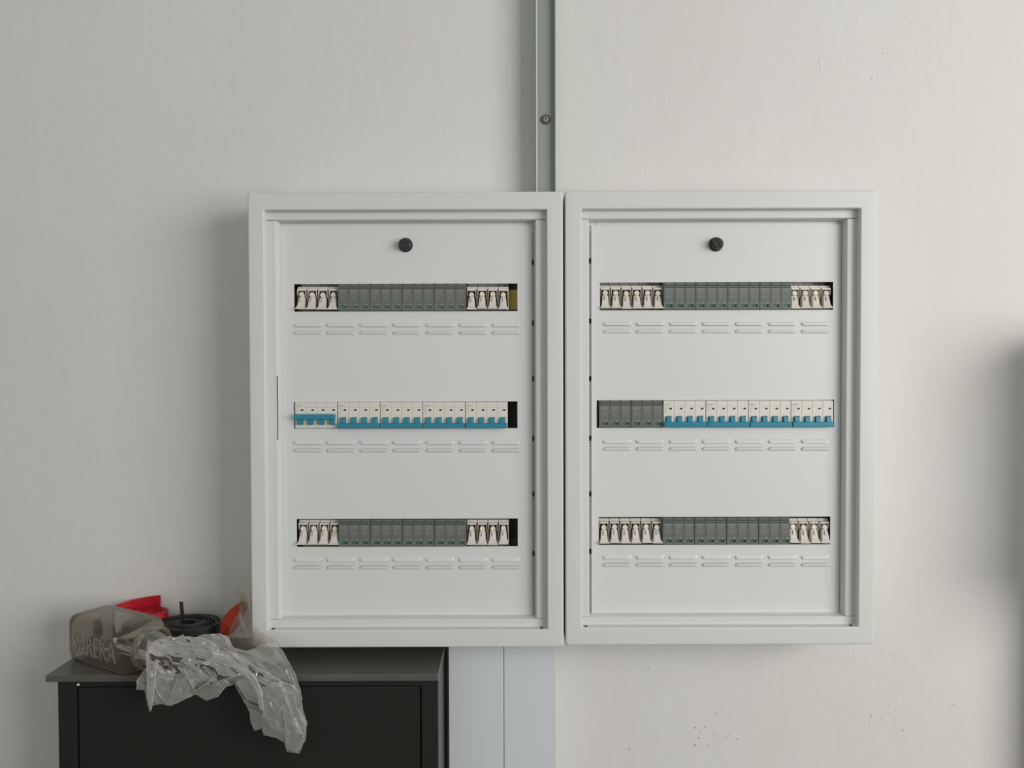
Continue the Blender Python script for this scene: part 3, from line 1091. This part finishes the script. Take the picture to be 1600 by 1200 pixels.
whole = [(232, 1010), (240, 1001), (262, 994), (276, 996), (286, 991), (292, 998), (300, 997), (320, 991), (345, 990), (357, 996), (365, 1012), (385, 1017), (402, 1011),
         (418, 1003), (432, 1006), (442, 1018), (452, 1035), (462, 1055), (470, 1080), (473, 1108), (480, 1128), (477, 1158), (467, 1178), (448, 1174),
         (444, 1160), (432, 1153), (412, 1149), (409, 1137), (398, 1142), (392, 1130), (390, 1112), (375, 1085), (366, 1069), (352, 1074), (340, 1089), (322, 1095),
         (306, 1085), (290, 1092), (268, 1103), (250, 1100), (238, 1103), (234, 1113), (229, 1095), (226, 1078), (213, 1078), (213, 1064), (223, 1050), (230, 1042)]
upper = [(232, 1014), (246, 1000), (285, 994), (318, 996), (345, 1010), (372, 1022), (398, 1040), (436, 1060), (455, 1085), (420, 1074), (384, 1052), (352, 1062),
         (324, 1074), (296, 1056), (262, 1064), (236, 1052)]
lobe = [(228, 1046), (252, 1050), (290, 1048), (306, 1070), (300, 1086), (268, 1102), (246, 1098), (237, 1098), (232, 1080)]
tail = [(368, 1066), (388, 1056), (402, 1076), (440, 1064), (462, 1072), (472, 1110), (478, 1130), (474, 1158), (465, 1176), (449, 1172), (446, 1150), (424, 1138), (414, 1120), (404, 1100), (384, 1092)]
collar = [(231, 1000), (238, 1004), (247, 1000), (262, 1006), (250, 1024), (244, 1050), (240, 1090), (236, 1112), (230, 1090), (229, 1050), (228, 1020)]
strand = [(300, 1012), (330, 1018), (352, 1026), (378, 1040), (398, 1056), (410, 1080), (412, 1108), (406, 1110), (402, 1084), (390, 1062), (366, 1046), (336, 1032), (304, 1022)]
bulge = []
JM = Matrix.Translation(jar.location) @ Matrix.Rotation(ang, 4, 'Z')
for i in range(12):
    t_ = i / 11
    ring_ = []
    for k in range(36):
        a = 2 * PI * k / 36
        q = Vector((math.cos(a) * 1.6, math.sin(a) * 1.6, t_ * 1.3))
        w_ = noise.noise(q * 1.4) * 0.0045 + (1 - abs(noise.noise(q * 2.6)) * 2) * 0.0016 - 0.003
        r_ = (nr - 0.0045) * (1 - 0.62 * t_ ** 2.2) + w_ * (0.4 + t_)
        ring_.append(JM @ Vector((JL - 0.004 + 0.034 * t_ + w_, JS / 2 + r_ * math.cos(a), JS / 2 + r_ * math.sin(a))))
    bulge.append(ring_)
film_bag('plastic_bag', 'crumpled clear plastic bag spilling from the jar mouth over the cabinet front',
         [(whole, ybag, 0.012, 25), (upper, lambda x, y: ybag(x, y) - 0.010, 0.013, 20), (lobe, lambda x, y: ybag(x, y) - 0.008, 0.010, -60),
          (tail, lambda x, y: ybag(x, y) - 0.008, 0.010, 65), (collar, lambda x, y: ybag(x, y) - 0.016, 0.006, 85), (strand, lambda x, y: ybag(x, y) - 0.020, 0.008, 35)],
         (P(350, 1050, -0.2).x, -0.2, ZT), M['film'], 3.0, bulge=bulge, creases=[
             ([(246, 1008), (256, 1030), (276, 1040), (300, 1036)], 1.6), ([(292, 1014), (345, 1024), (385, 1042), (404, 1066), (411, 1108)], 2.2),
             ([(286, 1046), (298, 1068), (307, 1084)], 1.5), ([(279, 1056), (272, 1074), (264, 1092)], 1.4), ([(240, 1056), (243, 1078), (258, 1100)], 1.7),
             ([(346, 1010), (364, 1024), (388, 1050)], 1.5), ([(398, 1056), (426, 1060), (448, 1070), (466, 1072)], 2.0), ([(440, 1100), (446, 1130), (447, 1166)], 1.5),
             ([(446, 1034), (462, 1070), (470, 1108)], 1.4), ([(234, 1012), (231, 1050), (233, 1104)], 1.8), ([(262, 998), (300, 1012), (340, 1008)], 1.6),
             ([(300, 1084), (330, 1060), (366, 1050)], 1.4), ([(396, 1100), (420, 1086), (440, 1112), (470, 1120)], 1.5)])
haze = [(364, 922), (378, 911), (386, 922), (391, 945), (394, 972), (404, 986), (420, 994), (434, 1003), (446, 1022), (420, 1030),
        (385, 1028), (358, 1016), (352, 1002), (362, 978), (375, 953), (370, 936)]
haze2 = [(374, 930), (384, 925), (391, 950), (390, 975), (404, 996), (420, 1012), (390, 1022), (362, 1014), (362, 990), (378, 960)]
film_bag('plastic_wrapper', 'dusty clear plastic wrapper bunched against the lower left corner of the left box',
         [(haze, lambda x, y: -0.152, 0.008, 70), (haze2, lambda x, y: -0.150, 0.006, 80)],
         (P(390, 1000, -0.145).x, -0.145, ZT), M['film_dusty'], 8.0)
